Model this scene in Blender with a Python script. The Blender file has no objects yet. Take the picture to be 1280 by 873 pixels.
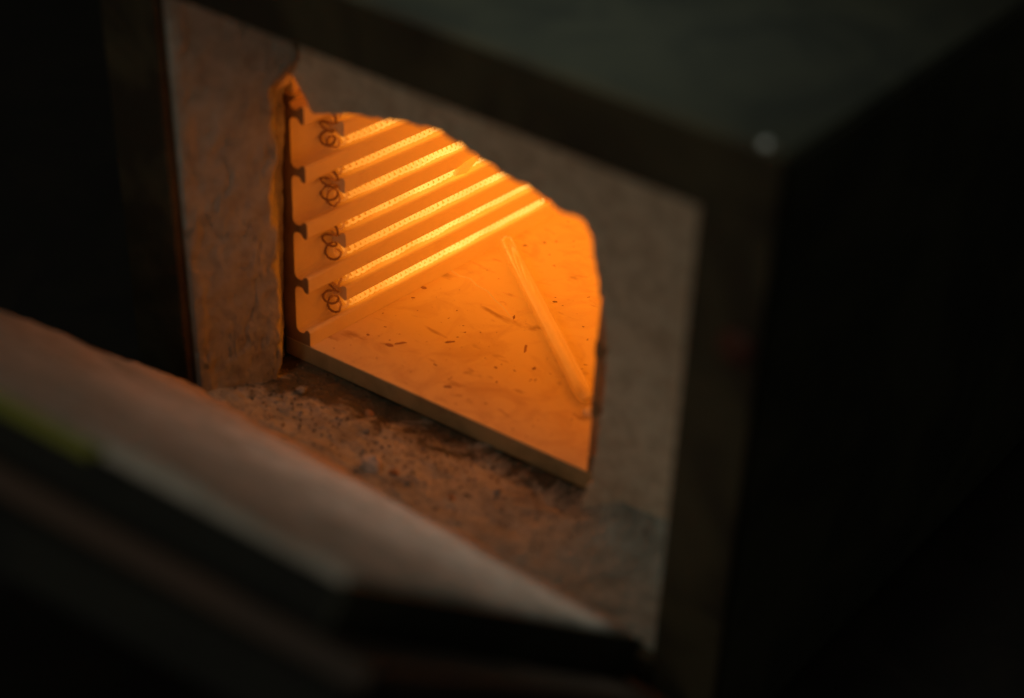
import bpy, bmesh, math, random
from mathutils import Vector, Matrix, noise

random.seed(7)
CM = 0.01
ZOFF = 6.0           # bench top lies 6 cm under the casing's own zero height
scene = bpy.context.scene
COL = scene.collection


def W(x, y, z):
    """casing coordinates (cm; x right, y into the furnace, z up) -> world metres"""
    return Vector((x * CM, y * CM, (z + ZOFF) * CM))


# the muffle insert sits a little crooked inside the casing
RC = Matrix(((0.99885156, 0.02176559, 0.04268273),
             (-0.01913595, 0.99794953, -0.06107817),
             (-0.04392462, 0.06019125, 0.99721996)))
RCT = RC.transposed()
PIV = Vector((5.0, 0.0, 5.0))


def M(x, y, z):
    """muffle coordinates (cm) -> world metres"""
    v = RCT @ (Vector((x, y, z)) - PIV) + PIV
    return W(v.x, v.y, v.z)


# ------------------------------------------------------------------ camera
cam_data = bpy.data.cameras.new('camera')
cam = bpy.data.objects.new('camera', cam_data)
COL.objects.link(cam)
right = Vector((0.77482853, 0.63149489, 0.02923955))
down = Vector((0.37063565, -0.41631859, -0.83024578))
fwd = Vector((-0.512123, 0.65413533, -0.55663004))
rot = Matrix((right, -down, -fwd)).transposed()
cam.matrix_world = Matrix.Translation(W(34.91822, -28.86037, 32.05222)) @ rot.to_4x4()
cam_data.sensor_fit = 'HORIZONTAL'
cam_data.sensor_width = 36.0
cam_data.lens = 2153.065 / 1280 * 36.0
cam_data.shift_y = -10.0 / 1280
cam_data.clip_start = 0.01
cam_data.clip_end = 50
cam_data.dof.use_dof = True
cam_data.dof.focus_distance = 0.605
cam_data.dof.aperture_fstop = 4.6
scene.camera = cam

# ------------------------------------------------------------------ world, light, exposure
world = bpy.data.worlds.new('World')
scene.world = world
world.use_nodes = True
world.node_tree.nodes['Background'].inputs[0].default_value = (1.0, 1.0, 0.76, 1)
world.node_tree.nodes['Background'].inputs[1].default_value = 0.016


def area_light(name, loc, target, size, power, colour, spread=math.pi):
    d = bpy.data.lights.new(name, 'AREA')
    d.shape = 'RECTANGLE'
    d.size, d.size_y = size
    d.energy = power
    d.color = colour
    d.spread = spread
    o = bpy.data.objects.new(name, d)
    COL.objects.link(o)
    o.location = loc
    o.rotation_euler = (Vector(target) - Vector(loc)).to_track_quat('-Z', 'Y').to_euler()
    return o


# unseen fills added for weak room light: a narrow one over the furnace, and two soft ones above and behind the photographer
area_light('top_fill', (0.04, 0.12, 1.05), (0.115, 0.020, 0.2128), (0.10, 0.08), 0.012, (0.86, 0.98, 0.86), math.radians(13))
area_light('room_fill', (0.13, -0.42, 1.15), (0.08, 0.0, 0.10), (0.10, 0.25), 0.56, (0.98, 0.97, 0.78))
area_light('front_fill', (0.44, -0.95, 0.62), (0.05, 0.02, 0.11), (0.30, 0.30), 0.53, (1.0, 0.87, 0.66))

scene.view_settings.view_transform = 'Standard'
scene.view_settings.look = 'None'
scene.view_settings.exposure = 0.0
scene.view_settings.gamma = 1.0
scene.view_settings.use_curve_mapping = False
scene.render.engine = 'CYCLES'
scene.cycles.max_bounces = 20
scene.cycles.diffuse_bounces = 14
scene.cycles.glossy_bounces = 4
scene.cycles.transmission_bounces = 6
scene.cycles.use_denoising = True
scene.cycles.sample_clamp_indirect = 6.0
scene.cycles.caustics_reflective = False
scene.cycles.caustics_refractive = False

COIL_POWER = 1.0


# ------------------------------------------------------------------ materials
def new_mat(name):
    m = bpy.data.materials.new(name)
    m.use_nodes = True
    nt = m.node_tree
    return m, nt, nt.nodes['Principled BSDF']


def nd(nt, typ, **kw):
    n = nt.nodes.new(typ)
    for k, v in kw.items():
        setattr(n, k, v)
    return n


def coords(nt, scale=(1, 1, 1), rot=(0, 0, 0), loc=(0, 0, 0)):
    tc = nd(nt, 'ShaderNodeTexCoord')
    mp = nd(nt, 'ShaderNodeMapping')
    mp.inputs['Scale'].default_value = scale
    mp.inputs['Rotation'].default_value = rot
    mp.inputs['Location'].default_value = loc
    nt.links.new(tc.outputs['Object'], mp.inputs['Vector'])
    return mp.outputs['Vector']


def noise_tex(nt, vec, scale, detail=6, rough=0.6, dist=0.0):
    n = nd(nt, 'ShaderNodeTexNoise')
    n.inputs['Scale'].default_value = scale
    n.inputs['Detail'].default_value = detail
    n.inputs['Roughness'].default_value = rough
    n.inputs['Distortion'].default_value = dist
    nt.links.new(vec, n.inputs['Vector'])
    return n.outputs['Fac']


def ramp(nt, fac, stops):
    r = nd(nt, 'ShaderNodeValToRGB')
    e = r.color_ramp.elements
    while len(e) < len(stops):
        e.new(0.5)
    for el, (p, c) in zip(e, stops):
        el.position = p
        el.color = c if len(c) == 4 else (*c, 1)
    nt.links.new(fac, r.inputs['Fac'])
    return r.outputs['Color']


def mix(nt, fac, a, b, blend='MIX'):
    n = nd(nt, 'ShaderNodeMix', data_type='RGBA', blend_type=blend)
    for s, v in ((n.inputs[0], fac), (n.inputs[6], a), (n.inputs[7], b)):
        if isinstance(v, (int, float)):
            s.default_value = v
        elif isinstance(v, tuple):
            s.default_value = v if len(v) == 4 else (*v, 1)
        else:
            nt.links.new(v, s)
    return n.outputs[2]


def bump(nt, height, bsdf, strength=0.3, distance=0.001):
    b = nd(nt, 'ShaderNodeBump')
    b.inputs['Strength'].default_value = strength
    b.inputs['Distance'].default_value = distance
    nt.links.new(height, b.inputs['Height'])
    nt.links.new(b.outputs['Normal'], bsdf.inputs['Normal'])


def fibre_material(name, base, dirt, dirt_amount=0.5, speck=0.27, soot=False):
    m, nt, p = new_mat(name)
    v = coords(nt)
    n1 = noise_tex(nt, v, 38, 7, 0.62, 0.6)
    n2 = noise_tex(nt, v, 170, 5, 0.65)
    n3 = noise_tex(nt, v, 620, 3, 0.6)
    f1 = ramp(nt, n1, [(0.30, (0, 0, 0)), (0.42 + 0.2 * dirt_amount, (1, 1, 1))])
    c = mix(nt, f1, dirt, base)
    f2 = ramp(nt, n2, [(0.34, (0.78, 0.75, 0.72)), (0.60, (1, 1, 1))])
    c = mix(nt, 1.0, c, f2, 'MULTIPLY')
    if speck:
        f3 = ramp(nt, n3, [(speck, (0.2, 0.16, 0.12)), (speck + 0.07, (1, 1, 1))])
        c = mix(nt, 1.0, c, f3, 'MULTIPLY')
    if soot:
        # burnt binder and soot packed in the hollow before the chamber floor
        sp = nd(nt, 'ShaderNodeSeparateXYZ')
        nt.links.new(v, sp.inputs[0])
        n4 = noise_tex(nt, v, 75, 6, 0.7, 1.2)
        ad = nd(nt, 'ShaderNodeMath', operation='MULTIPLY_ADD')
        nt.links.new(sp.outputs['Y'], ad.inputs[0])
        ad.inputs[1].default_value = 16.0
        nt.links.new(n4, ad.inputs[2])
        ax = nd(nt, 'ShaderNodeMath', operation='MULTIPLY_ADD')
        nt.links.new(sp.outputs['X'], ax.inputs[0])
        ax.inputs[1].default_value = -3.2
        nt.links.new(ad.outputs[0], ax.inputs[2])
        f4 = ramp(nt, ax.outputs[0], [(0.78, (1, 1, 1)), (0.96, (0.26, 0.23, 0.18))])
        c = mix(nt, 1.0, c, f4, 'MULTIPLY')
    nt.links.new(c, p.inputs['Base Color'])
    p.inputs['Roughness'].default_value = 0.95
    p.inputs['Specular IOR Level'].default_value = 0.1
    h = mix(nt, 0.35, n2, n3)
    bump(nt, h, p, 0.55, 0.0018)
    return m


CHAMBER_GLOW = 0.245


def incandescent(nt, p, k=1.0):
    """the ceramic itself is red hot inside the chamber and cooler towards the open mouth"""
    tc = nd(nt, 'ShaderNodeTexCoord')
    sp = nd(nt, 'ShaderNodeSeparateXYZ')
    nt.links.new(tc.outputs['Object'], sp.inputs[0])
    mr = nd(nt, 'ShaderNodeMapRange', interpolation_type='SMOOTHSTEP')
    mr.inputs['From Min'].default_value = 0.055
    mr.inputs['From Max'].default_value = 0.155
    mr.inputs['To Min'].default_value = 0.0
    mr.inputs['To Max'].default_value = CHAMBER_GLOW * k
    nt.links.new(sp.outputs['Y'], mr.inputs['Value'])
    p.inputs['Emission Color'].default_value = (1.0, 0.265, 0.010, 1)
    nt.links.new(mr.outputs['Result'], p.inputs['Emission Strength'])


def ceramic_material(name, base, dirt, amount=0.42, hot=False):
    m, nt, p = new_mat(name)
    if hot:
        incandescent(nt, p, float(hot))
    v = coords(nt)
    n1 = noise_tex(nt, v, 45, 6, 0.6, 0.8)
    n2 = noise_tex(nt, v, 300, 4, 0.6)
    f1 = ramp(nt, n1, [(amount - 0.16, (0, 0, 0)), (amount + 0.08, (1, 1, 1))])
    c = mix(nt, f1, dirt, base)
    nt.links.new(c, p.inputs['Base Color'])
    p.inputs['Roughness'].default_value = 0.85
    p.inputs['Specular IOR Level'].default_value = 0.2
    bump(nt, n2, p, 0.25, 0.0006)
    return m


MAT = {}
MAT['fibre'] = fibre_material('fibre_board', (0.46, 0.47, 0.44), (0.40, 0.405, 0.375), 0.4, 0.22)
MAT['fibre_smooth'] = fibre_material('fibre_panel_board', (0.80, 0.74, 0.60), (0.76, 0.69, 0.55), 0.2, 0)
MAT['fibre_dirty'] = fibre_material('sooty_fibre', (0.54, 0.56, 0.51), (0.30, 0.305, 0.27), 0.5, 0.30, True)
MAT['fibre_door'] = fibre_material('door_fibre', (0.66, 0.59, 0.53), (0.38, 0.37, 0.33), 0.6, 0)
MAT['ceramic'] = ceramic_material('heater_ceramic', (0.88, 0.76, 0.44), (0.79, 0.64, 0.36), 0.36, True)
MAT['shaded_end'] = ceramic_material('shaded_end_ceramic', (0.36, 0.25, 0.14), (0.24, 0.17, 0.10), 0.45)  # shade on the outward-facing plate ends, put into the colour
MAT['shaded_floor_end'] = ceramic_material('shaded_floor_ceramic', (0.56, 0.47, 0.26), (0.32, 0.26, 0.14), 0.46)  # shade painted into the floor plate's front end, with dirty patches


def floor_material():
    m, nt, p = new_mat('floor_ceramic')
    incandescent(nt, p)
    v = coords(nt)
    n1 = noise_tex(nt, v, 60, 6, 0.62, 1.0)
    n2 = noise_tex(nt, v, 300, 4, 0.6)
    f1 = ramp(nt, n1, [(0.30, (0.72, 0.55, 0.30)), (0.52, (0.86, 0.72, 0.40))])
    # scorched streaks, stretched one way, and rare brown spots
    v2 = coords(nt, scale=(55, 150, 20), rot=(0, 0, math.radians(-50)))
    n4 = noise_tex(nt, v2, 1.0, 4, 0.55, 0.4)
    f4 = ramp(nt, n4, [(0.27, (0.42, 0.26, 0.16)), (0.40, (1, 1, 1))])
    c = mix(nt, 0.75, f1, f4, 'MULTIPLY')
    v3 = coords(nt)
    n5 = noise_tex(nt, v3, 420, 2, 0.5)
    f5 = ramp(nt, n5, [(0.25, (0.35, 0.2, 0.12)), (0.29, (1, 1, 1))])
    c = mix(nt, 1.0, c, f5, 'MULTIPLY')
    nt.links.new(c, p.inputs['Base Color'])
    p.inputs['Roughness'].default_value = 0.8
    p.inputs['Specular IOR Level'].default_value = 0.25
    bump(nt, n2, p, 0.2, 0.0005)
    return m


MAT['floor'] = floor_material()


def coil_material():
    m, nt, p = new_mat('resistance_wire')
    p.inputs['Base Color'].default_value = (0.10, 0.06, 0.04, 1)
    p.inputs['Roughness'].default_value = 0.6
    a = nd(nt, 'ShaderNodeAttribute', attribute_name='wire_warmth')
    col = ramp(nt, a.outputs['Fac'], [(0.0, (1.0, 0.15, 0.010)), (0.45, (1.0, 0.31, 0.03)),
                                      (1.0, (1.0, 0.40, 0.07))])
    st = nd(nt, 'ShaderNodeMapRange')
    st.inputs['From Min'].default_value = 0.0
    st.inputs['From Max'].default_value = 1.0
    st.inputs['To Min'].default_value = 0.06 * COIL_POWER
    st.inputs['To Max'].default_value = 2.05 * COIL_POWER
    nt.links.new(a.outputs['Fac'], st.inputs['Value'])
    nt.links.new(col, p.inputs['Emission Color'])
    nt.links.new(st.outputs['Result'], p.inputs['Emission Strength'])
    return m


MAT['coil'] = coil_material()


def paint_material(name, base, worn, rough=0.45, spec=0.5):
    m, nt, p = new_mat(name)
    v = coords(nt)
    n1 = noise_tex(nt, v, 26, 5, 0.6, 0.9)
    n2 = noise_tex(nt, v, 420, 4, 0.6)
    c = ramp(nt, n1, [(0.42, base), (0.62, worn)])
    nt.links.new(c, p.inputs['Base Color'])
    r = ramp(nt, n1, [(0.35, (rough, rough, rough)), (0.7, (rough + 0.18,) * 3)])
    nt.links.new(r, p.inputs['Roughness'])
    p.inputs['Specular IOR Level'].default_value = spec
    bump(nt, n2, p, 0.12, 0.0004)
    return m


MAT['paint'] = paint_material('dark_green_grey_enamel', (0.038, 0.040, 0.032), (0.060, 0.060, 0.042), 0.5, 0.3)
MAT['black'] = paint_material('soot_black_enamel', (0.012, 0.013, 0.012), (0.022, 0.023, 0.02), 0.6, 0.2)
MAT['frame'] = paint_material('sooty_frame_enamel', (0.045, 0.036, 0.024), (0.085, 0.07, 0.042), 0.6, 0.25)
MAT['dark_steel'] = paint_material('scaled_steel', (0.05, 0.032, 0.024), (0.085, 0.05, 0.036), 0.6)
MAT['bolt'] = paint_material('rusty_bolt', (0.075, 0.02, 0.012), (0.11, 0.035, 0.02), 0.55)
MAT['bright_metal'] = paint_material('worn_bare_steel', (0.6, 0.62, 0.6), (0.75, 0.75, 0.72), 0.25)
MAT['bright_metal'].node_tree.nodes['Principled BSDF'].inputs['Metallic'].default_value = 0.8
MAT['bench'] = paint_material('dark_bench', (0.010, 0.008, 0.007), (0.018, 0.014, 0.011), 0.75)
MAT['green'] = paint_material('yellow_green_reflection', (0.22, 0.24, 0.02), (0.30, 0.30, 0.04), 0.5)  # green reflected light painted as a colour
MAT['scale'] = paint_material('burnt_scale', (0.40, 0.23, 0.12), (0.52, 0.33, 0.18), 0.8)
MAT['crumb'] = fibre_material('pale_crumb', (0.90, 0.86, 0.80), (0.8, 0.75, 0.68), 0.3, 0)
MAT['grit'] = paint_material('dark_grit', (0.05, 0.04, 0.03), (0.28, 0.24, 0.2), 0.8)
MAT['chip'] = ceramic_material('pale_chip', (0.95, 0.88, 0.68), (0.88, 0.78, 0.55), 0.3, 3.2)  # glow raised above the plates' own to brighten the chip
MAT['tuft'] = ceramic_material('pale_tuft', (0.95, 0.88, 0.68), (0.88, 0.78, 0.55), 0.3, True)


def tube_material():
    """thin quartz: clear face on, reflecting along its sides, a little clouded"""
    m, nt, p = new_mat('quartz')
    out = nt.nodes['Material Output']
    p.inputs['Base Color'].default_value = (0.96, 0.90, 0.72, 1)
    p.inputs['Roughness'].default_value = 0.5
    incandescent(nt, p, 1.8)  # glow added to brighten the clouded quartz against the floor
    gl = nd(nt, 'ShaderNodeBsdfGlossy')
    gl.inputs['Color'].default_value = (0.98, 0.96, 0.92, 1)
    gl.inputs['Roughness'].default_value = 0.12
    tr = nd(nt, 'ShaderNodeBsdfTransparent')
    tr.inputs['Color'].default_value = (0.985, 0.97, 0.95, 1)
    lw = nd(nt, 'ShaderNodeLayerWeight')
    lw.inputs['Blend'].default_value = 0.5
    fr = nd(nt, 'ShaderNodeMapRange')
    fr.inputs['From Min'].default_value = 0.35
    fr.inputs['From Max'].default_value = 1.0
    fr.inputs['To Min'].default_value = 0.06
    fr.inputs['To Max'].default_value = 0.85
    nt.links.new(lw.outputs['Facing'], fr.inputs['Value'])
    m1 = nd(nt, 'ShaderNodeMixShader')
    nt.links.new(fr.outputs[0], m1.inputs[0])
    nt.links.new(tr.outputs[0], m1.inputs[1])
    nt.links.new(gl.outputs[0], m1.inputs[2])
    m2 = nd(nt, 'ShaderNodeMixShader')
    n1 = noise_tex(nt, coords(nt), 60, 3, 0.5)
    cloud = ramp(nt, n1, [(0.35, (0.10,) * 3), (0.7, (0.20,) * 3)])
    nt.links.new(cloud, m2.inputs[0])
    nt.links.new(m1.outputs[0], m2.inputs[1])
    nt.links.new(p.outputs[0], m2.inputs[2])
    nt.links.new(m2.outputs[0], out.inputs['Surface'])
    return m


MAT['tube'] = tube_material()


# ------------------------------------------------------------------ mesh helpers
def link_mesh(name, verts, faces, mat, parent=None, smooth=False):
    me = bpy.data.meshes.new(name)
    me.from_pydata([tuple(v) for v in verts], [], faces)
    me.validate()
    me.update()
    bm = bmesh.new()
    bm.from_mesh(me)
    bmesh.ops.recalc_face_normals(bm, faces=bm.faces)
    bm.to_mesh(me)
    bm.free()
    if smooth:
        for f in me.polygons:
            f.use_smooth = True
    me.materials.append(mat)
    o = bpy.data.objects.new(name, me)
    COL.objects.link(o)
    if parent:
        o.parent = parent
    return o


def tag(o, label=None, cat=None, group=None, kind=None):
    for k, v in (('label', label), ('category', cat), ('group', group), ('kind', kind)):
        if v:
            o[k] = v
    return o


def box(name, lo, hi, mat, parent=None, bev=0.0, fn=W, segs=3):
    bm = bmesh.new()
    bmesh.ops.create_cube(bm, size=1)
    for v in bm.verts:
        v.co = Vector([lo[i] + (v.co[i] + 0.5) * (hi[i] - lo[i]) for i in range(3)])
    if bev:
        bmesh.ops.bevel(bm, geom=bm.edges[:], offset=bev, segments=segs, profile=0.5, affect='EDGES')
    for v in bm.verts:
        v.co = fn(*v.co)
    me = bpy.data.meshes.new(name)
    bm.to_mesh(me)
    bm.free()
    me.materials.append(mat)
    o = bpy.data.objects.new(name, me)
    COL.objects.link(o)
    o.parent = parent
    return o


def grid(nu, nv, fn, close_u=False):
    verts = [fn(i / (nu if close_u else nu - 1), j / (nv - 1)) for i in range(nu) for j in range(nv)]
    faces = []
    for i in range(nu if close_u else nu - 1):
        a, b = i, (i + 1) % nu
        for j in range(nv - 1):
            faces.append((a * nv + j, b * nv + j, b * nv + j + 1, a * nv + j + 1))
    return verts, faces


def fbm(x, y, z, s=1.0, o=4):
    return noise.fractal(Vector((x * s, y * s, z * s)), 0.9, 2.1, o)


# ------------------------------------------------------------------ bench
bench = box('bench_top', (-90, -70, -10.0), (90, 90, -ZOFF), MAT['bench'], None, 0.4)
tag(bench, 'dark bench top under the furnace', 'bench', kind='structure')

# ------------------------------------------------------------------ furnace
furnace = bpy.data.objects.new('laboratory_furnace', None)
COL.objects.link(furnace)
furnace.empty_display_size = 0.05
tag(furnace, 'small dark box furnace with glowing orange chamber and its fibre-lined door hanging open', 'furnace')

XL, XR, ZT, ZB = -3.0, 19.42, 15.28, -3.4
IL, IR, IT, IB = -0.64, 17.5, 13.42, -0.45
D = 27.0

# casing sheets
box('top_panel', (XL + .05, 0.03, ZT - 0.16), (XR - .05, D, ZT), MAT['paint'], furnace, 0.07)
box('side_panel', (XR - 0.16, 0.03, ZB + .1), (XR, D, ZT - 0.17), MAT['paint'], furnace, 0.05)
box('side_panel', (XL, 0.03, ZB + .1), (XL + 0.16, D, ZT - 0.17), MAT['paint'], furnace, 0.05)
box('back_panel', (XL + .2, D - 0.2, ZB + .1), (XR - .2, D - 0.03, ZT - 0.2), MAT['paint'], furnace, 0.03)
box('base_panel', (XL + .2, 0.05, ZB), (XR - .2, D - 0.25, ZB + 0.16), MAT['paint'], furnace, 0.03)
for fx in (XL + 2, XR - 2):
    for fy in (2.5, D - 2.5):
        n = 20
        vs, fs = [], []
        for z, r in ((-ZOFF + 0.002, 0.8), (-ZOFF + .25, 0.95), (ZB - .3, 1.05), (ZB + .02, 1.05)):
            vs += [W(fx + r * math.cos(t * 2 * math.pi / n), fy + r * math.sin(t * 2 * math.pi / n), z) for t in range(n)]
        for k in range(3):
            fs += [(k * n + t, k * n + (t + 1) % n, (k + 1) * n + (t + 1) % n, (k + 1) * n + t) for t in range(n)]
        fs += [tuple(range(n)), tuple(range(3 * n, 4 * n))]
        link_mesh('foot', vs, fs, MAT['paint'], furnace)


# front frame: four folded rails
def rail(lo, hi):
    return box('frame_rail', lo, hi, MAT['frame'], furnace, 0.07)


rail((XL, -0.10, IT), (XR, 0.30, ZT + .03))
rail((IR, -0.097, ZB), (XR, 0.30, IT - .004))
rail((XL, -0.097, ZB), (IL, 0.30, IT - .004))
rail((IL + .004, -0.10, ZB), (IR - .004, 0.30, IB))


# bolt heads on the frame
def bolt(x, z, r, mat, h=0.16, name='bolt'):
    n = 18
    vs, fs = [], []
    prof = [(r, -0.08), (r, -0.1 - h * .5), (r * .85, -0.1 - h * .85), (r * .5, -0.1 - h), (0.02, -0.1 - h * 1.02)]
    for rr, y in prof:
        vs += [W(x + rr * math.cos(t * 2 * math.pi / n), y, z + rr * math.sin(t * 2 * math.pi / n)) for t in range(n)]
    for k in range(len(prof) - 1):
        fs += [(k * n + t, k * n + (t + 1) % n, (k + 1) * n + (t + 1) % n, (k + 1) * n + t) for t in range(n)]
    fs.append(tuple(range((len(prof) - 1) * n, len(prof) * n)))
    return link_mesh(name, vs, fs, mat, furnace, True)


b = bolt(18.9, 10.35, 0.46, MAT['bolt'], 0.2)
b['label'] = 'dark rust-red bolt head on the right frame rail'


# small bare-metal ball corner where the enamel is worn through
def corner_knob():
    n = 14
    vs, fs = grid(n, 8, lambda u, v: W(18.82 + 0.17 * math.cos(u * 2 * math.pi) * math.cos(v * math.pi / 2),
                                     0.22 + 0.17 * math.sin(u * 2 * math.pi) * math.cos(v * math.pi / 2),
                                     ZT + .0 + 0.13 * math.sin(v * math.pi / 2)), True)
    o = link_mesh('screw_head', vs, fs, MAT['bright_metal'], furnace, True)
    o['label'] = 'shiny bare screw head at the front corner of the top'


corner_knob()


# ------------------------------------------------------------------ fibre lining of the door recess
def jamb_solid():
    """left jamb of the recess: fibre board, torn along its inner edge"""
    nu, nv = 130, 120

    def f(u, v):
        z = -1.6 + v * 15.0
        y = 0.31 + u * (4.20 + 0.055 * max(0.0, z))
        edge = 3.22 + 1.2 / (1 + math.exp(-(z - 9.9) * 6)) + 0.30 * fbm(3, 0, z, 0.55, 4) + 0.12 * fbm(9, 1, z, 2.2, 3)
        lip = 0.72 + 0.22 * fbm(1, 7, z, 0.8, 4)
        # the board flares towards the chamber, then breaks off and falls back to the plate
        x = -0.58 + 0.28 * min(y, edge)
        x -= 0.10 / (1 + math.exp(-(y - lip) * 14))
        x += 0.06 * fbm(y, z, 4, 0.7, 5) + 0.025 * fbm(y, z, 1, 3.5, 4)
        c = abs(fbm(y, z, 8.3, 0.55, 4))
        x -= 0.08 * max(0, 1 - c / 0.03)
        if y > edge:
            t = (y - edge) / max(0.3, 4.45 - edge)
            x -= 1.2 * min(1.0, t)
        return (x, y, z)
    pts = [f(i / (nu - 1), j / (nv - 1)) for i in range(nu) for j in range(nv)]
    vs = [W(*p_) for p_ in pts]
    _, fs = grid(nu, nv, lambda u, v: None)
    n0 = len(vs)
    vs += [W(-2.75, p_[1], p_[2]) for p_ in pts]
    # close the sides
    for i in range(nu - 1):
        for j in (0, nv - 1):
            a, b_ = i * nv + j, (i + 1) * nv + j
            fs.append((a, b_, n0 + b_, n0 + a))
    for j in range(nv - 1):
        for i in (0, nu - 1):
            a, b_ = i * nv + j, i * nv + j + 1
            fs.append((a, b_, n0 + b_, n0 + a))
    used = sorted({k for f_ in fs for k in f_})
    mp = {k: i for i, k in enumerate(used)}
    return link_mesh('jamb_lining', [vs[k] for k in used], [tuple(mp[k] for k in f_) for f_ in fs],
                     MAT['fibre'], furnace, True)


jamb_solid()


def sill_height(x, y):
    t = max(0.0, min(1.0, y / 4.5))
    z = -0.42 + (-0.78 + 0.045 * x) * t
    z += 0.10 * fbm(x, y, 2, 0.5, 5) + 0.05 * fbm(x, y, 5, 2.0, 5) + 0.03 * fbm(x, y, 8, 6.0, 4)
    if y < 1.5:
        z += 0.08 / (1 + math.exp((y - 1.15 - 0.3 * fbm(x, 3, 3, 0.6, 3)) * 12))
    # on the right the board runs up into the panel in a soft fillet
    px = 1 / (1 + math.exp(-(x - 12.6 - 0.3 * fbm(y, 5, 5, 0.8, 3)) * 3.0))
    z += 0.9 * px * math.exp(-((min(y, 4.2) - 4.2) / 0.75) ** 2)
    # a trench of crumbled board right in front of the floor plate
    g = math.exp(-((y - 3.9) / 0.45) ** 2)
    z -= 0.22 * g * max(0.0, 0.45 + fbm(x, 1, 9, 0.6, 3)) * (1 if x < 13 else 0.2)
    return z


def sill():
    nu, nv = 420, 130
    x0, x1, y0, y1 = -0.9, 18.6, 0.31, 4.78
    pts = []
    for i in range(nu):
        for j in range(nv):
            x = x0 + (x1 - x0) * i / (nu - 1)
            y = y0 + (y1 - y0) * j / (nv - 1)
            if y > 4.4:
                y = min(y, 4.4 + 0.38 * (y - 4.4) / 0.38)
            pts.append((x, y, sill_height(x, y)))
    vs = [W(*p_) for p_ in pts]
    _, fs = grid(nu, nv, lambda u, v: None)
    n0 = len(vs)
    vs += [W(p_[0], p_[1], -3.2) for p_ in pts]
    for i in range(nu - 1):
        for j in (0, nv - 1):
            a, b_ = i * nv + j, (i + 1) * nv + j
            fs.append((a, b_, n0 + b_, n0 + a))
    for j in range(nv - 1):
        for i in (0, nu - 1):
            a, b_ = i * nv + j, i * nv + j + 1
            fs.append((a, b_, n0 + b_, n0 + a))
    used = sorted({k for f_ in fs for k in f_})
    mp = {k: i for i, k in enumerate(used)}
    return link_mesh('sill_lining', [vs[k] for k in used], [tuple(mp[k] for k in f_) for f_ in fs],
                     MAT['fibre_dirty'], furnace, True)


sill()

# fibre panel with the ragged opening (muffle coordinates x, z)
OUT = [(-2.3, 9.2), (-1.2, 9.2), (-0.44, 9.30), (-0.07, 9.82), (0.34, 10.06), (0.6, 9.74), (1.07, 9.03), (1.7, 9.12), (2.39, 9.32),
       (3.5, 9.52), (4.61, 9.68), (5.83, 9.77), (7.02, 9.62), (8.19, 9.23), (9.0, 9.08), (9.9, 8.89), (10.55, 8.61),
       (11.0, 8.74), (11.28, 8.70), (11.52, 8.45), (11.65, 8.11), (11.70, 7.75), (11.82, 7.41), (11.98, 6.7), (12.18, 6.03), (12.30, 5.4), (12.40, 4.81),
       (12.41, 3.8), (12.37, 2.66), (12.26, 1.6), (12.14, 0.65), (11.97, -0.27), (11.80, -1.0), (11.68, -1.72), (11.5, -2.6), (11.4, -3.5)]


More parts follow.
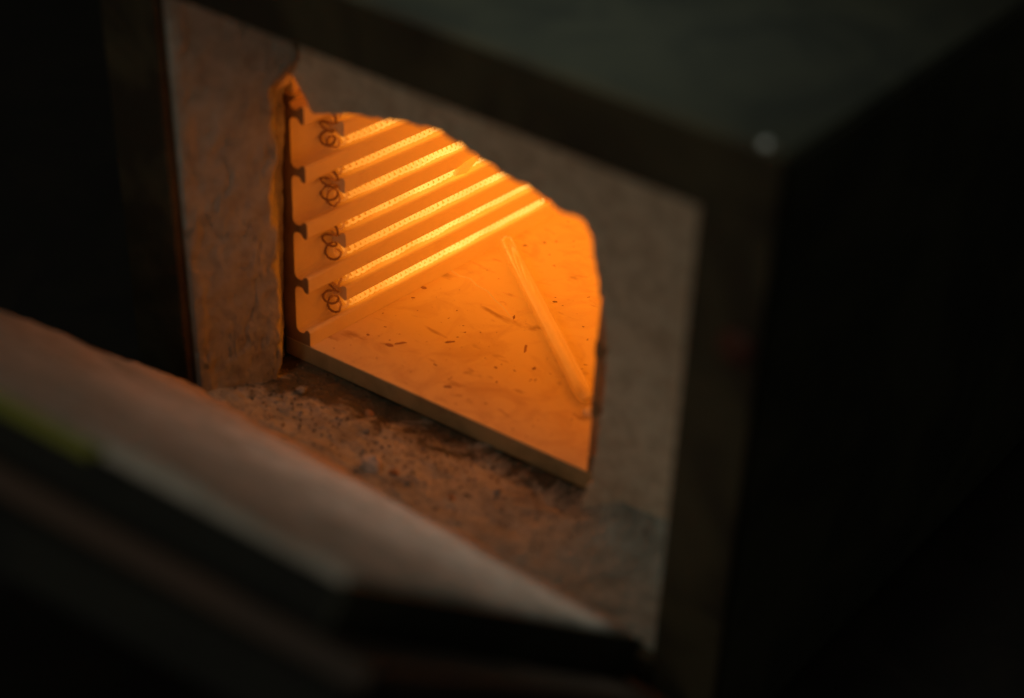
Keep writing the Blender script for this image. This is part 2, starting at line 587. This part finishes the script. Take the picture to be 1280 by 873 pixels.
def panel():
    # densify the outline
    pts = []
    for (a, b_) in zip(OUT[:-1], OUT[1:]):
        L = math.hypot(b_[0] - a[0], b_[1] - a[1])
        n = max(2, int(L / 0.09))
        for k in range(n):
            t = k / n
            pts.append((a[0] + (b_[0] - a[0]) * t, a[1] + (b_[1] - a[1]) * t))
    pts.append(OUT[-1])
    for _ in range(3):
        pts = [pts[0]] + [((p0[0] + 2 * p1[0] + p2[0]) / 4, (p0[1] + 2 * p1[1] + p2[1]) / 4)
                          for p0, p1, p2 in zip(pts[:-2], pts[1:-1], pts[2:])] + [pts[-1]]
    N = len(pts)
    # outer rectangle path
    ox, oz = 17.9, 13.9
    l1, l2 = ox + 2.3, oz + 3.6
    # split the arc parameter at the outline's upper right corner
    k_corner = min(range(N), key=lambda k: -(pts[k][0] + pts[k][1]) if True else 0)
    outer = []
    for k in range(N):
        if k <= k_corner:
            t = k / k_corner
            outer.append((-2.3 + l1 * t, oz))
        else:
            t = (k - k_corner) / (N - 1 - k_corner)
            outer.append((ox, oz - l2 * t))
    rows = []
    J = 26
    for j in range(J):
        t = 1 - (1 - j / (J - 1)) ** 1.0
        t = (j / (J - 1)) ** 0.6
        row = []
        for k in range(N):
            x = outer[k][0] * (1 - t) + pts[k][0] * t
            z = outer[k][1] * (1 - t) + pts[k][1] * t
            e = (1 - t)
            wob = 0.07 * fbm(x, 2, z, 0.45, 4) + 0.02 * fbm(x, 6, z, 2.4, 4)
            jx = (0.08 * fbm(x, 11, z, 1.6, 5) + 0.055 * fbm(x, 13, z, 6.0, 4)) * t
            jz = (0.08 * fbm(x, 21, z, 1.6, 5) + 0.055 * fbm(x, 23, z, 6.0, 4)) * t
            row.append((x + jx, 4.22 + wob, z + jz))
        rows.append(row)
    # rounded, torn inner edge going back
    last = rows[-1]
    for q, (dy, inw) in enumerate(((0.05, 0.035), (0.14, 0.06), (0.30, 0.05), (0.50, 0.02), (0.66, -0.03))):
        row = []
        for k in range(N):
            a = pts[max(0, k - 2)]
            b_ = pts[min(N - 1, k + 2)]
            tx, tz = b_[0] - a[0], b_[1] - a[1]
            L = math.hypot(tx, tz) or 1
            nx, nz = tz / L, -tx / L          # pointing into the opening
            x, y, z = last[k]
            w_ = inw + 0.04 * fbm(x * 2, dy * 6, z * 2, 1.2, 3)
            row.append((x + nx * w_, y + dy, z + nz * w_))
        rows.append(row)
    vs = [M(*p_) for r in rows for p_ in r]
    fs = []
    for j in range(len(rows) - 1):
        for k in range(N - 1):
            fs.append((j * N + k, j * N + k + 1, (j + 1) * N + k + 1, (j + 1) * N + k))
    # back face and outer rim
    n0 = len(vs)
    for k in range(N):
        vs.append(M(outer[k][0], 4.88, outer[k][1]))
    base = (len(rows) - 1) * N
    for k in range(N - 1):
        fs.append((base + k, base + k + 1, n0 + k + 1, n0 + k))
        fs.append((k, k + 1, n0 + k + 1, n0 + k))
    return link_mesh('fibre_panel', vs, fs, MAT['fibre_smooth'], furnace, True)


panel()

# ------------------------------------------------------------------ the muffle: plates of ceramic
T0, YB = 5.03, 19.0
Z0 = 0.28
XW = 11.44
box('floor_plate', (-1.15, T0, -0.66), (XW + 1.15, YB, 0.0), MAT['floor'], furnace, 0.035, M)
fp = bpy.data.objects['floor_plate']
fp.data.materials.append(MAT['shaded_floor_end'])
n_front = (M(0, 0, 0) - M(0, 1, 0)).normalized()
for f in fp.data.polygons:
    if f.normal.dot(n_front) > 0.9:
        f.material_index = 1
box('back_plate', (-1.4, YB + .01, -0.66), (XW + 1.4, YB + 1.0, 11.0), MAT['ceramic'], furnace, 0.02, M)
box('roof_plate', (-1.4, T0 - .02, 10.35), (XW + 1.4, YB, 11.2), MAT['ceramic'], furnace, 0.03, M)


def heater_profile():
    """front outline of a heater plate, T-headed ribs between open grooves (x depth, z)"""
    xg = -0.62     # bottom of the grooves
    pts = [(-1.17, 0.012), (-1.17, 8.86)]
    top = 8.86
    pts.append((-0.30, top))
    rib = [(xg, .30), (xg + .05, .20), (xg + .13, .14), (xg + .28, .13), (xg + .36, .17), (xg + .42, .26), (xg + .50, .30), (xg + .58, .285), (-0.0, .22)]
    zs = [Z0 + 2 * k for k in range(4, -1, -1)]
    for zc in zs:
        up = [(x, zc + h) for x, h in rib]
        dn = [(x, zc - h) for x, h in reversed(rib)]
        if zc + .30 > top:
            up = [(x, min(z, top - .001 * i)) for i, (x, z) in enumerate(up)]
        if zc == zs[-1]:
            dn = [(-0.0, 0.012)]
        pts += up + dn
    return pts


def extrude(name, prof, y0, y1, fn, mat, parent, end_mat=None):
    """solid with front outline prof (x, z), from y0 to y1"""
    n = len(prof)
    bm = bmesh.new()
    A = [bm.verts.new(fn(x, y0, z)) for x, z in prof]
    B = [bm.verts.new(fn(x, y1, z)) for x, z in prof]
    fa = bm.faces.new(A)
    fb = bm.faces.new(list(reversed(B)))
    for k in range(n):
        bm.faces.new((A[k], B[k], B[(k + 1) % n], A[(k + 1) % n]))
    bmesh.ops.triangulate(bm, faces=[fa, fb])
    bmesh.ops.recalc_face_normals(bm, faces=bm.faces)
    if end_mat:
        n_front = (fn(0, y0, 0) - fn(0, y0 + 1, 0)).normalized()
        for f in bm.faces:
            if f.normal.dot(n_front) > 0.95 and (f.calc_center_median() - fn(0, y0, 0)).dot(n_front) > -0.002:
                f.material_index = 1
    me = bpy.data.meshes.new(name)
    bm.to_mesh(me)
    bm.free()
    me.materials.append(mat)
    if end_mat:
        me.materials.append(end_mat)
    o = bpy.data.objects.new(name, me)
    COL.objects.link(o)
    o.parent = parent
    return o


def coil_mesh(name, zc, fn, mat, parent, seg=14, sides=6, seed=0):
    """one wire wound into a helix: in along the upper groove, round the front turn, out along the lower"""
    rnd = random.Random(seed)
    r = 0.155 * rnd.uniform(0.94, 1.06)
    wr = 0.044
    zu, zl = zc + 1.49, zc + 0.47
    xc = -0.37
    yf, yb = 6.80, 18.4
    turn_open = rnd.uniform(-0.08, 0.22)
    turn_pitch = rnd.uniform(0.36, 0.58)
    turn_reach = rnd.uniform(1.05, 1.45)
    path = []      # (point, tangent angle in the y-z plane, pitch)
    step = 0.004

    def add(y, z, ty, tz, pitch):
        path.append((y, z, ty, tz, pitch))
    y = yb
    while y > yf:
        near = max(0.0, min(1.0, (y - yf) / 0.8))
        add(y, zu, -1, 0, (0.265 + 0.10 * (1 - near)) * (1 + 0.30 * noise.noise(Vector((y * 1.1, seed * 3.7, 1.0)))))
        y -= step
    R = 0.5
    a = 0.0
    while a < math.pi:
        # a flattened half circle
        add(yf - 0.62 * R * turn_reach * math.sin(a), zc + 1 + R * math.cos(a), -math.cos(a), -math.sin(a), turn_pitch)
        a += step / R
    y = yf
    while y < yb:
        near = max(0.0, min(1.0, (y - yf) / 0.8))
        add(y, zl, 1, 0, (0.265 + 0.10 * (1 - near)) * (1 + 0.30 * noise.noise(Vector((y * 1.1, seed * 3.7, 9.0)))))
        y += step
    # march along, winding
    phi = rnd.random() * 6.28
    wire = []
    acc = 0.0
    px, pz = path[0][0], path[0][1]
    dphi = 2 * math.pi / seg
    last_phi = -9
    for k, (y, z, ty, tz, pitch) in enumerate(path):
        ds = math.hypot(y - px, z - pz)
        px, pz = y, z
        phi += ds * 2 * math.pi / pitch
        if phi - last_phi >= dphi:
            last_phi = phi
            ny, nz = -tz, ty
            rr = r * (1.0 + 0.05 * math.sin(phi * .13 + seed) + ((0.45 + turn_open) if abs(ty) < .99 else 0))
            sag = 0.035 * noise.noise(Vector((y * 0.8, seed * 5.1, z))) - 0.01 + 0.012 * math.sin(y * 3.1 + seed)
            wire.append((xc + rr * math.cos(phi), y + rr * ny * math.sin(phi), z + sag + rr * nz * math.sin(phi)))
    # sweep
    vs, fs, heat = [], [], []
    n = len(wire)
    V = [Vector(p_) for p_ in wire]
    for k in range(n):
        t = (V[min(n - 1, k + 1)] - V[max(0, k - 1)]).normalized()
        up = Vector((1, 0, 0)) if abs(t.x) < 0.9 else Vector((0, 0, 1))
        e1 = t.cross(up).normalized()
        e2 = t.cross(e1)
        h = (V[k].y - 6.62) / 0.75
        h = max(0.0, min(1.0, h))
        g = max(0.0, min(1.0, (V[k].y - 6.9) / 5.0))
        heat_k = 0.0 if V[k].y < 6.62 else h * (0.45 + 0.55 * g) * (0.92 + 0.22 * noise.noise(Vector((V[k].y * 0.9, seed * 2.3, V[k].z))))
        for s in range(sides):
            q = 2 * math.pi * s / sides
            p_ = V[k] + e1 * (wr * math.cos(q)) + e2 * (wr * math.sin(q))
            vs.append(fn(p_.x, p_.y, p_.z))
            heat.append(heat_k)
    for k in range(n - 1):
        for s in range(sides):
            s2 = (s + 1) % sides
            fs.append((k * sides + s, k * sides + s2, (k + 1) * sides + s2, (k + 1) * sides + s))
    me = bpy.data.meshes.new(name)
    me.from_pydata([tuple(v) for v in vs], [], fs)
    me.update()
    at = me.attributes.new('wire_warmth', 'FLOAT', 'POINT')
    at.data.foreach_set('value', heat)
    for f in me.polygons:
        f.use_smooth = True
    me.materials.append(mat)
    o = bpy.data.objects.new(name, me)
    COL.objects.link(o)
    o.parent = parent
    return o


def heater(fn, fine, flip):
    prof = heater_profile()
    plate = extrude('heater_plate', prof, T0, YB, fn, MAT['ceramic'], furnace, MAT['shaded_end'])
    mid = [(-0.61, .22), (-0.50, .17), (-0.34, .16), (-0.22, .23), (-0.10, .27), (-0.03, .25), (-0.0, .19)]
    for k in range(4):
        zc = Z0 + 2 * k
        pr = [(x, zc + 1 + h) for x, h in mid] + [(x, zc + 1 - h) for x, h in reversed(mid)]
        extrude('short_rib', pr, 6.85, 18.0, fn, MAT['ceramic'], plate)
        coil_mesh('heating_coil', zc, fn, MAT['coil'], plate, 14 if fine else 8, 6 if fine else 4, k + (10 if flip else 0))
    # plain block over the ribbed plate
    extrude('head_block', [(-1.17, 8.88), (-1.17, 10.33), (-0.55, 10.33), (-0.55, 8.88)], T0 + 0.12, YB, fn, MAT['ceramic'], plate)
    return plate


pl = heater(M, True, False)
pl['label'] = 'ribbed ceramic plate with glowing wire coils in its grooves'
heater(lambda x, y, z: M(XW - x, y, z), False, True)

# pale chip broken loose on a rib
def rough_chunk(name, c, size, fn, mat, seed, parent=None, sub=2, flat=1.0):
    bm = bmesh.new()
    bmesh.ops.create_icosphere(bm, subdivisions=sub, radius=1)
    rnd = random.Random(seed)
    ox = rnd.uniform(0, 50)
    rm = Matrix.Rotation(rnd.uniform(0, 6.28), 3, 'Z')
    for v in bm.verts:
        d = v.co.normalized()
        k = 1 + 0.45 * noise.noise(d * 1.3 + Vector((ox, 0, 0))) + 0.25 * noise.noise(d * 3.1 + Vector((0, ox, 0)))
        q = rm @ Vector((d.x * size[0] * k, d.y * size[1] * k, d.z * size[2] * k))
        v.co = fn(c[0] + q.x, c[1] + q.y, c[2] + q.z)
    me = bpy.data.meshes.new(name)
    bm.to_mesh(me)
    bm.free()
    me.materials.append(mat)
    o = bpy.data.objects.new(name, me)
    COL.objects.link(o)
    o.parent = parent
    return o


def chip():
    prof = [(12.55, 3.78), (12.7, 3.98), (13.1, 4.12), (13.7, 4.18), (14.3, 4.22), (14.1, 4.0), (13.6, 3.86), (13.1, 3.72)]
    vs = [M(0.03 + 0.10 * math.sin(i), y, z) for i, (y, z) in enumerate(prof)] + [M(-0.10, y, z) for y, z in prof]
    n = len(prof)
    vs.append(M(0.20, 13.2, 3.95))
    fs = [(i, (i + 1) % n, 2 * n) for i in range(n)] + [(i, (i + 1) % n, n + (i + 1) % n, n + i) for i in range(n)]
    return link_mesh('ceramic_chip', vs, fs, MAT['chip'], pl)


chip()


# ------------------------------------------------------------------ drop-down door
door = bpy.data.objects.new('door', None)
COL.objects.link(door)
door.parent = furnace
door['label'] = 'drop-down door hanging open, padded with a pale fibre slab'
ANG = math.radians(40.85)
HY, HZ = -0.51, 0.83                         # hinge-side edge of the slab's upper face


def DR(x, s, h):
    """door coordinates: x along the hinge, s away from the hinge, h off the slab's upper face"""
    y = HY - s * math.cos(ANG) + h * math.sin(ANG)
    z = HZ + s * math.sin(ANG) + h * math.cos(ANG)
    return W(x, y, z)


def slab():
    nu, nv = 150, 110
    x0, x1, s0 = 0.25, 17.3, 0.15
    th = 1.25
    pts = []

    def edge(t):           # rounding towards a border, t = cm from the border
        return 0.0 if t > 0.34 else -0.34 + math.sqrt(max(0.0, 0.34 ** 2 - (0.34 - t) ** 2))
    for i in range(nu):
        for j in range(nv):
            x = x0 + (x1 - x0) * i / (nu - 1)
            s1 = 14.0 + (17.3 - x) * 0.33
            sp = s0 + (s1 - s0) * j / (nv - 1)
            # worn hinge side edge
            bite = 1.3 * math.exp(-((x - 9.9) / 1.7) ** 2) + 0.7 * math.exp(-((x - 3.5) / 2.6) ** 2) + 0.5 * fbm(x, 4, 4, 0.5, 4) + 0.45 * fbm(x, 14, 4, 2.2, 4)
            bite = max(0.0, bite) * (1 - j / (nv - 1)) ** 3
            s = sp + bite
            left = (0.45 * fbm(s, 8, 1, 0.5, 4) + 0.16 * fbm(s, 2, 2, 2.5, 3) - (1.15 / (1 + math.exp(-(s - 5.0) * 22)))) * (1 - i / (nu - 1)) ** 6
            xx = x + left
            h = 0.10 * fbm(x, s, 3, 0.35, 4) + 0.03 * fbm(x, s, 6, 1.5, 4)
            h += edge((x1 - x)) * 0.35 + edge(s1 - sp) + edge(sp - s0) * .35 + edge(x - x0) * .4
            pts.append((xx, s, h))
    vs = [DR(*p_) for p_ in pts]
    _, fs = grid(nu, nv, lambda u, v: None)
    n0 = len(vs)
    vs += [DR(p_[0], p_[1], -th) for p_ in pts]
    for i in range(nu - 1):
        for j in (0, nv - 1):
            a, b_ = i * nv + j, (i + 1) * nv + j
            fs.append((a, b_, n0 + b_, n0 + a))
    for j in range(nv - 1):
        for i in (0, nu - 1):
            a, b_ = i * nv + j, i * nv + j + 1
            fs.append((a, b_, n0 + b_, n0 + a))
    used = sorted({k for f_ in fs for k in f_})
    mp = {k: i for i, k in enumerate(used)}
    o = link_mesh('fibre_slab', [vs[k] for k in used], [tuple(mp[k] for k in f_) for f_ in fs], MAT['fibre_door'], door, True)
    return o


slab()
def prism(name, corners, h0, h1, mat):
    """upright-sided piece on the door: corners (x, s), from height h0 to h1"""
    n = len(corners)
    vs = [DR(x, q, h) for h in (h0, h1) for x, q in corners]
    fs = [tuple(range(n)), tuple(range(n, 2 * n))] + [(k, (k + 1) % n, n + (k + 1) % n, n + k) for k in range(n)]
    return link_mesh(name, vs, fs, mat, door)


def outer(x):
    return 14.0 + (17.3 - x) * 0.33


prism('door_sheet', [(-1.6, -0.9), (18.9, -0.9), (18.9, outer(18.9) + .9), (-1.6, outer(-1.6) + .9)], -1.75, -1.27, MAT['dark_steel'])
prism('door_back', [(-1.0, -0.3), (18.4, -0.3), (18.4, outer(18.4) + .3), (-1.0, outer(-1.0) + .3)], -3.2, -1.76, MAT['black'])
prism('door_rim', [(0.0, outer(0) + .02), (17.36, outer(17.36) + .02), (17.36, outer(17.36) + .2), (0.0, outer(0) + .2)], -1.268, -0.30, MAT['black'])
prism('door_rim', [(17.36, 0.0), (17.5, 0.0), (17.5, outer(17.36) + .2), (17.37, outer(17.36) + .2)], -1.268, -0.16, MAT['paint'])
strip = prism('edge_reflection', [(7.0, outer(7.0) - .75), (12.2, outer(12.2) - .55), (11.9, outer(11.9) + .24), (7.0, outer(7.0) + .24)], -0.42, -0.14, MAT['green'])  # added strip standing for green light reflected on the slab edge
strip['label'] = 'painted yellow-green reflection along the outer edge of the slab'
for hx in (1.2, 15.9):
    n = 16
    y_h, z_h = -0.62, -1.1
    vs = [W(x, y_h + .32 * math.cos(t * 2 * math.pi / n), z_h + .32 * math.sin(t * 2 * math.pi / n)) for x in (hx - .9, hx + .9) for t in range(n)]
    fs = [(t, (t + 1) % n, n + (t + 1) % n, n + t) for t in range(n)] + [tuple(range(n)), tuple(range(n, 2 * n))]
    link_mesh('hinge', vs, fs, MAT['dark_steel'], door)


# ------------------------------------------------------------------ tube lying in the chamber
def tube():
    a = Vector((0.42, 15.15, 0.295))
    b_ = Vector((9.30, 7.98, 0.295))
    ax = (b_ - a).normalized()
    side = ax.cross(Vector((0, 0, 1))).normalized()
    up = Vector((0, 0, 1))
    L = (b_ - a).length
    ro, ri = 0.29, 0.235
    prof = []          # (distance, radius): outside, round the far rim, inside back
    prof += [(0.0, ro), (0.1, ro + .004), (0.3, ro)]
    prof += [(L * k / 14, ro) for k in range(1, 13)]
    prof += [(L - .9, ro), (L - .55, ro * .98), (L - .25, ro * .86), (L - .06, ro * .55), (L, 0.02)]
    prof += [(L - .12, 0.02), (L - .2, ri * .6), (L - .45, ri * .95), (L - .9, ri)]
    prof += [(L * k / 14, ri) for k in range(12, 0, -1)]
    prof += [(0.05, ri), (0.0, ri + .03)]
    n = 28
    vs = []
    for d, r in prof:
        for t in range(n):
            q = 2 * math.pi * t / n
            p_ = a + ax * d + side * (r * math.cos(q)) + up * (r * math.sin(q))
            vs.append(M(*p_))
    fs = []
    m_ = len(prof)
    for k in range(m_):
        k2 = (k + 1) % m_
        for t in range(n):
            t2 = (t + 1) % n
            fs.append((k * n + t, k * n + t2, k2 * n + t2, k2 * n + t))
    o = link_mesh('glass_tube', vs, fs, MAT['tube'], None, True)
    tag(o, 'glowing glass tube lying diagonally across the chamber floor', 'tube')
    return o


tube()

# ragged bits of fibre at the tube's near end
for i, (x, y, sx) in enumerate(((9.62, 7.70, 0.26), (9.25, 8.55, 0.20))):
    o = rough_chunk('fibre_tuft', (x, y, sx * 0.42), (sx, sx * 0.7, sx * 0.5), M, MAT['tuft'], 40 + i, None, 3)
    tag(o, ['pale fibre tuft at the very end of the glass tube', 'smaller pale fibre tuft behind the end of the glass tube'][i], 'fibre tuft')

# ------------------------------------------------------------------ burnt flakes on the chamber floor
FLAKES = [(1.91, 6.88, .20, .10, 20), (2.12, 7.25, .24, .07, 60), (0.10, 10.79, .13, .09, 0), (0.30, 9.95, .09, .06, 30), (3.29, 8.38, .22, .07, 50),
          (3.88, 11.2, .17, .05, 120), (5.51, 9.73, .30, .06, 120), (4.28, 13.06, .10, .07, 40), (5.13, 6.08, .16, .10, 20),
          (0.89, 6.93, .08, .06, 0), (6.54, 8.87, .12, .06, 100), (0.75, 15.9, .13, .06, 30), (1.15, 16.6, .08, .06, 0)]
FLAKE_LABELS = ['rounder flake of the touching pair near the front left of the chamber floor',
                'longer flake of the touching pair near the front left of the chamber floor',
                'larger of two flakes lying against the coil wall on the chamber floor',
                'smaller of two flakes lying against the coil wall on the chamber floor',
                'slim flake in the middle of the chamber floor, right of the pair',
                'thin flake at the lower end of the pale line on the chamber floor',
                'long flake just left of the middle of the glass tube',
                'flake on the chamber floor right of the glass tube',
                'broad flake nearest the front edge of the chamber floor',
                'tiny flake nearest the front left corner of the chamber floor',
                'short flake just left of the lower half of the glass tube',
                'flake just behind the far end of the glass tube',
                'tiny flake farthest back on the chamber floor']
for i, (x, y, a, b_, ang) in enumerate(FLAKES):
    bm = bmesh.new()
    rnd = random.Random(90 + i)
    n = 9
    ring = []
    for t in range(n):
        q = 2 * math.pi * t / n
        k = rnd.uniform(0.6, 1.15)
        ring.append((a * k * math.cos(q), b_ * k * math.sin(q)))
    ca, sa = math.cos(math.radians(ang)), math.sin(math.radians(ang))
    low = [bm.verts.new(M(x + u * ca - v * sa, y + u * sa + v * ca, 0.003)) for u, v in ring]
    hi = [bm.verts.new(M(x + .8 * (u * ca - v * sa), y + .8 * (u * sa + v * ca), 0.012 + 0.015 * rnd.random())) for u, v in ring]
    for t in range(n):
        bm.faces.new((low[t], low[(t + 1) % n], hi[(t + 1) % n], hi[t]))
    bm.faces.new(hi)
    bm.faces.new(list(reversed(low)))
    me = bpy.data.meshes.new('burnt_flake')
    bm.to_mesh(me)
    bm.free()
    me.materials.append(MAT['scale'])
    o = bpy.data.objects.new('burnt_flake', me)
    COL.objects.link(o)
    tag(o, FLAKE_LABELS[i], 'flake', 'burnt flakes on the chamber floor')

# ------------------------------------------------------------------ crumbs on the sill
big = rough_chunk('fibre_crumb', (6.16, 1.17, sill_height(6.16, 1.17) + 0.17), (0.32, 0.30, 0.25), W, MAT['crumb'], 3, None, 3)
tag(big, 'largest round pale crumb on the sooty sill before the open door', 'crumb')
CR = [(6.85, 1.40, .14, 'small crumb touching the right side of the largest crumb on the sill'),
      (7.5, 1.35, .10, 'tiny crumb a little right of the largest crumb on the sill'),
      (5.3, 1.75, .09, 'tiny crumb a little left of the largest crumb on the sill'),
      (3.75, 3.6, .16, 'crumb in the sooty hollow just below the front edge of the chamber floor'),
      (1.4, 2.9, .17, 'crumb at the left end of the sill close to the ribbed plate'),
      (4.6, 2.6, .12, 'crumb on the sill between the sooty hollow and the largest crumb'),
      (8.9, 1.7, .12, 'crumb on the sill right of the largest crumb, near the slab edge'),
      (9.7, 2.9, .13, 'rightmost crumb on the sill below the chamber floor edge'),
      (2.4, 1.9, .09, 'tiny crumb on the left half of the sill near the slab edge')]
for i, (x, y, r, lab) in enumerate(CR):
    o = rough_chunk('fibre_crumb', (x, y, sill_height(x, y) + r * 0.45), (r, r * .9, r * .7), W, MAT['fibre' if i % 3 else 'scale'], 60 + i, None, 2)
    tag(o, lab, 'crumb', 'little crumbs on the sill')


def debris():
    """loose grit on the sill, too fine to count"""
    rnd = random.Random(5)
    vs, fs = [], []
    for k in range(900):
        x = rnd.uniform(-0.2, 13.0)
        y = rnd.betavariate(1.6, 1.1) * 4.0 + 0.45
        r = rnd.choice((.012, .018, .025, .035, .05)) * rnd.uniform(.7, 1.2)
        z = sill_height(x, y)
        n0 = len(vs)
        for dx, dy, dz in ((1, 0, 0), (-1, 0, 0), (0, 1, 0), (0, -1, 0), (0, 0, 1), (0, 0, -1)):
            q = r * rnd.uniform(.6, 1.3)
            vs.append(W(x + dx * q, y + dy * q, z + r * .4 + dz * q))
        for t in ((0, 2, 4), (2, 1, 4), (1, 3, 4), (3, 0, 4), (2, 0, 5), (1, 2, 5), (3, 1, 5), (0, 3, 5)):
            fs.append(tuple(n0 + a for a in t))
    o = link_mesh('sill_grit', vs, fs, MAT['grit'], None)
    tag(o, 'fine dark grit strewn over the fibre sill', 'grit', kind='stuff')


debris()


def pale_line():
    """a pale crack, built as a raised line wandering over the floor plate"""
    pts = [(-0.05, 12.5), (0.45, 12.35), (0.9, 12.45), (1.4, 12.2), (2.0, 12.1), (2.6, 11.75), (3.1, 11.55), (3.6, 11.25), (3.95, 11.05)]
    vs, fs = [], []
    for k, (x, y) in enumerate(pts):
        w_ = 0.05 * (1 - 0.6 * k / len(pts))
        vs += [M(x - .3 * w_, y - w_, 0.002), M(x, y, 0.03), M(x + .3 * w_, y + w_, 0.002)]
    for k in range(len(pts) - 1):
        for q in range(2):
            fs.append((k * 3 + q, k * 3 + q + 1, k * 3 + q + 4, k * 3 + q + 3))
    o = link_mesh('crack_line', vs, fs, MAT['tuft'], fp, True)
    o['label'] = 'thin pale line wandering across the chamber floor'


pale_line()
bpy.context.view_layer.update()
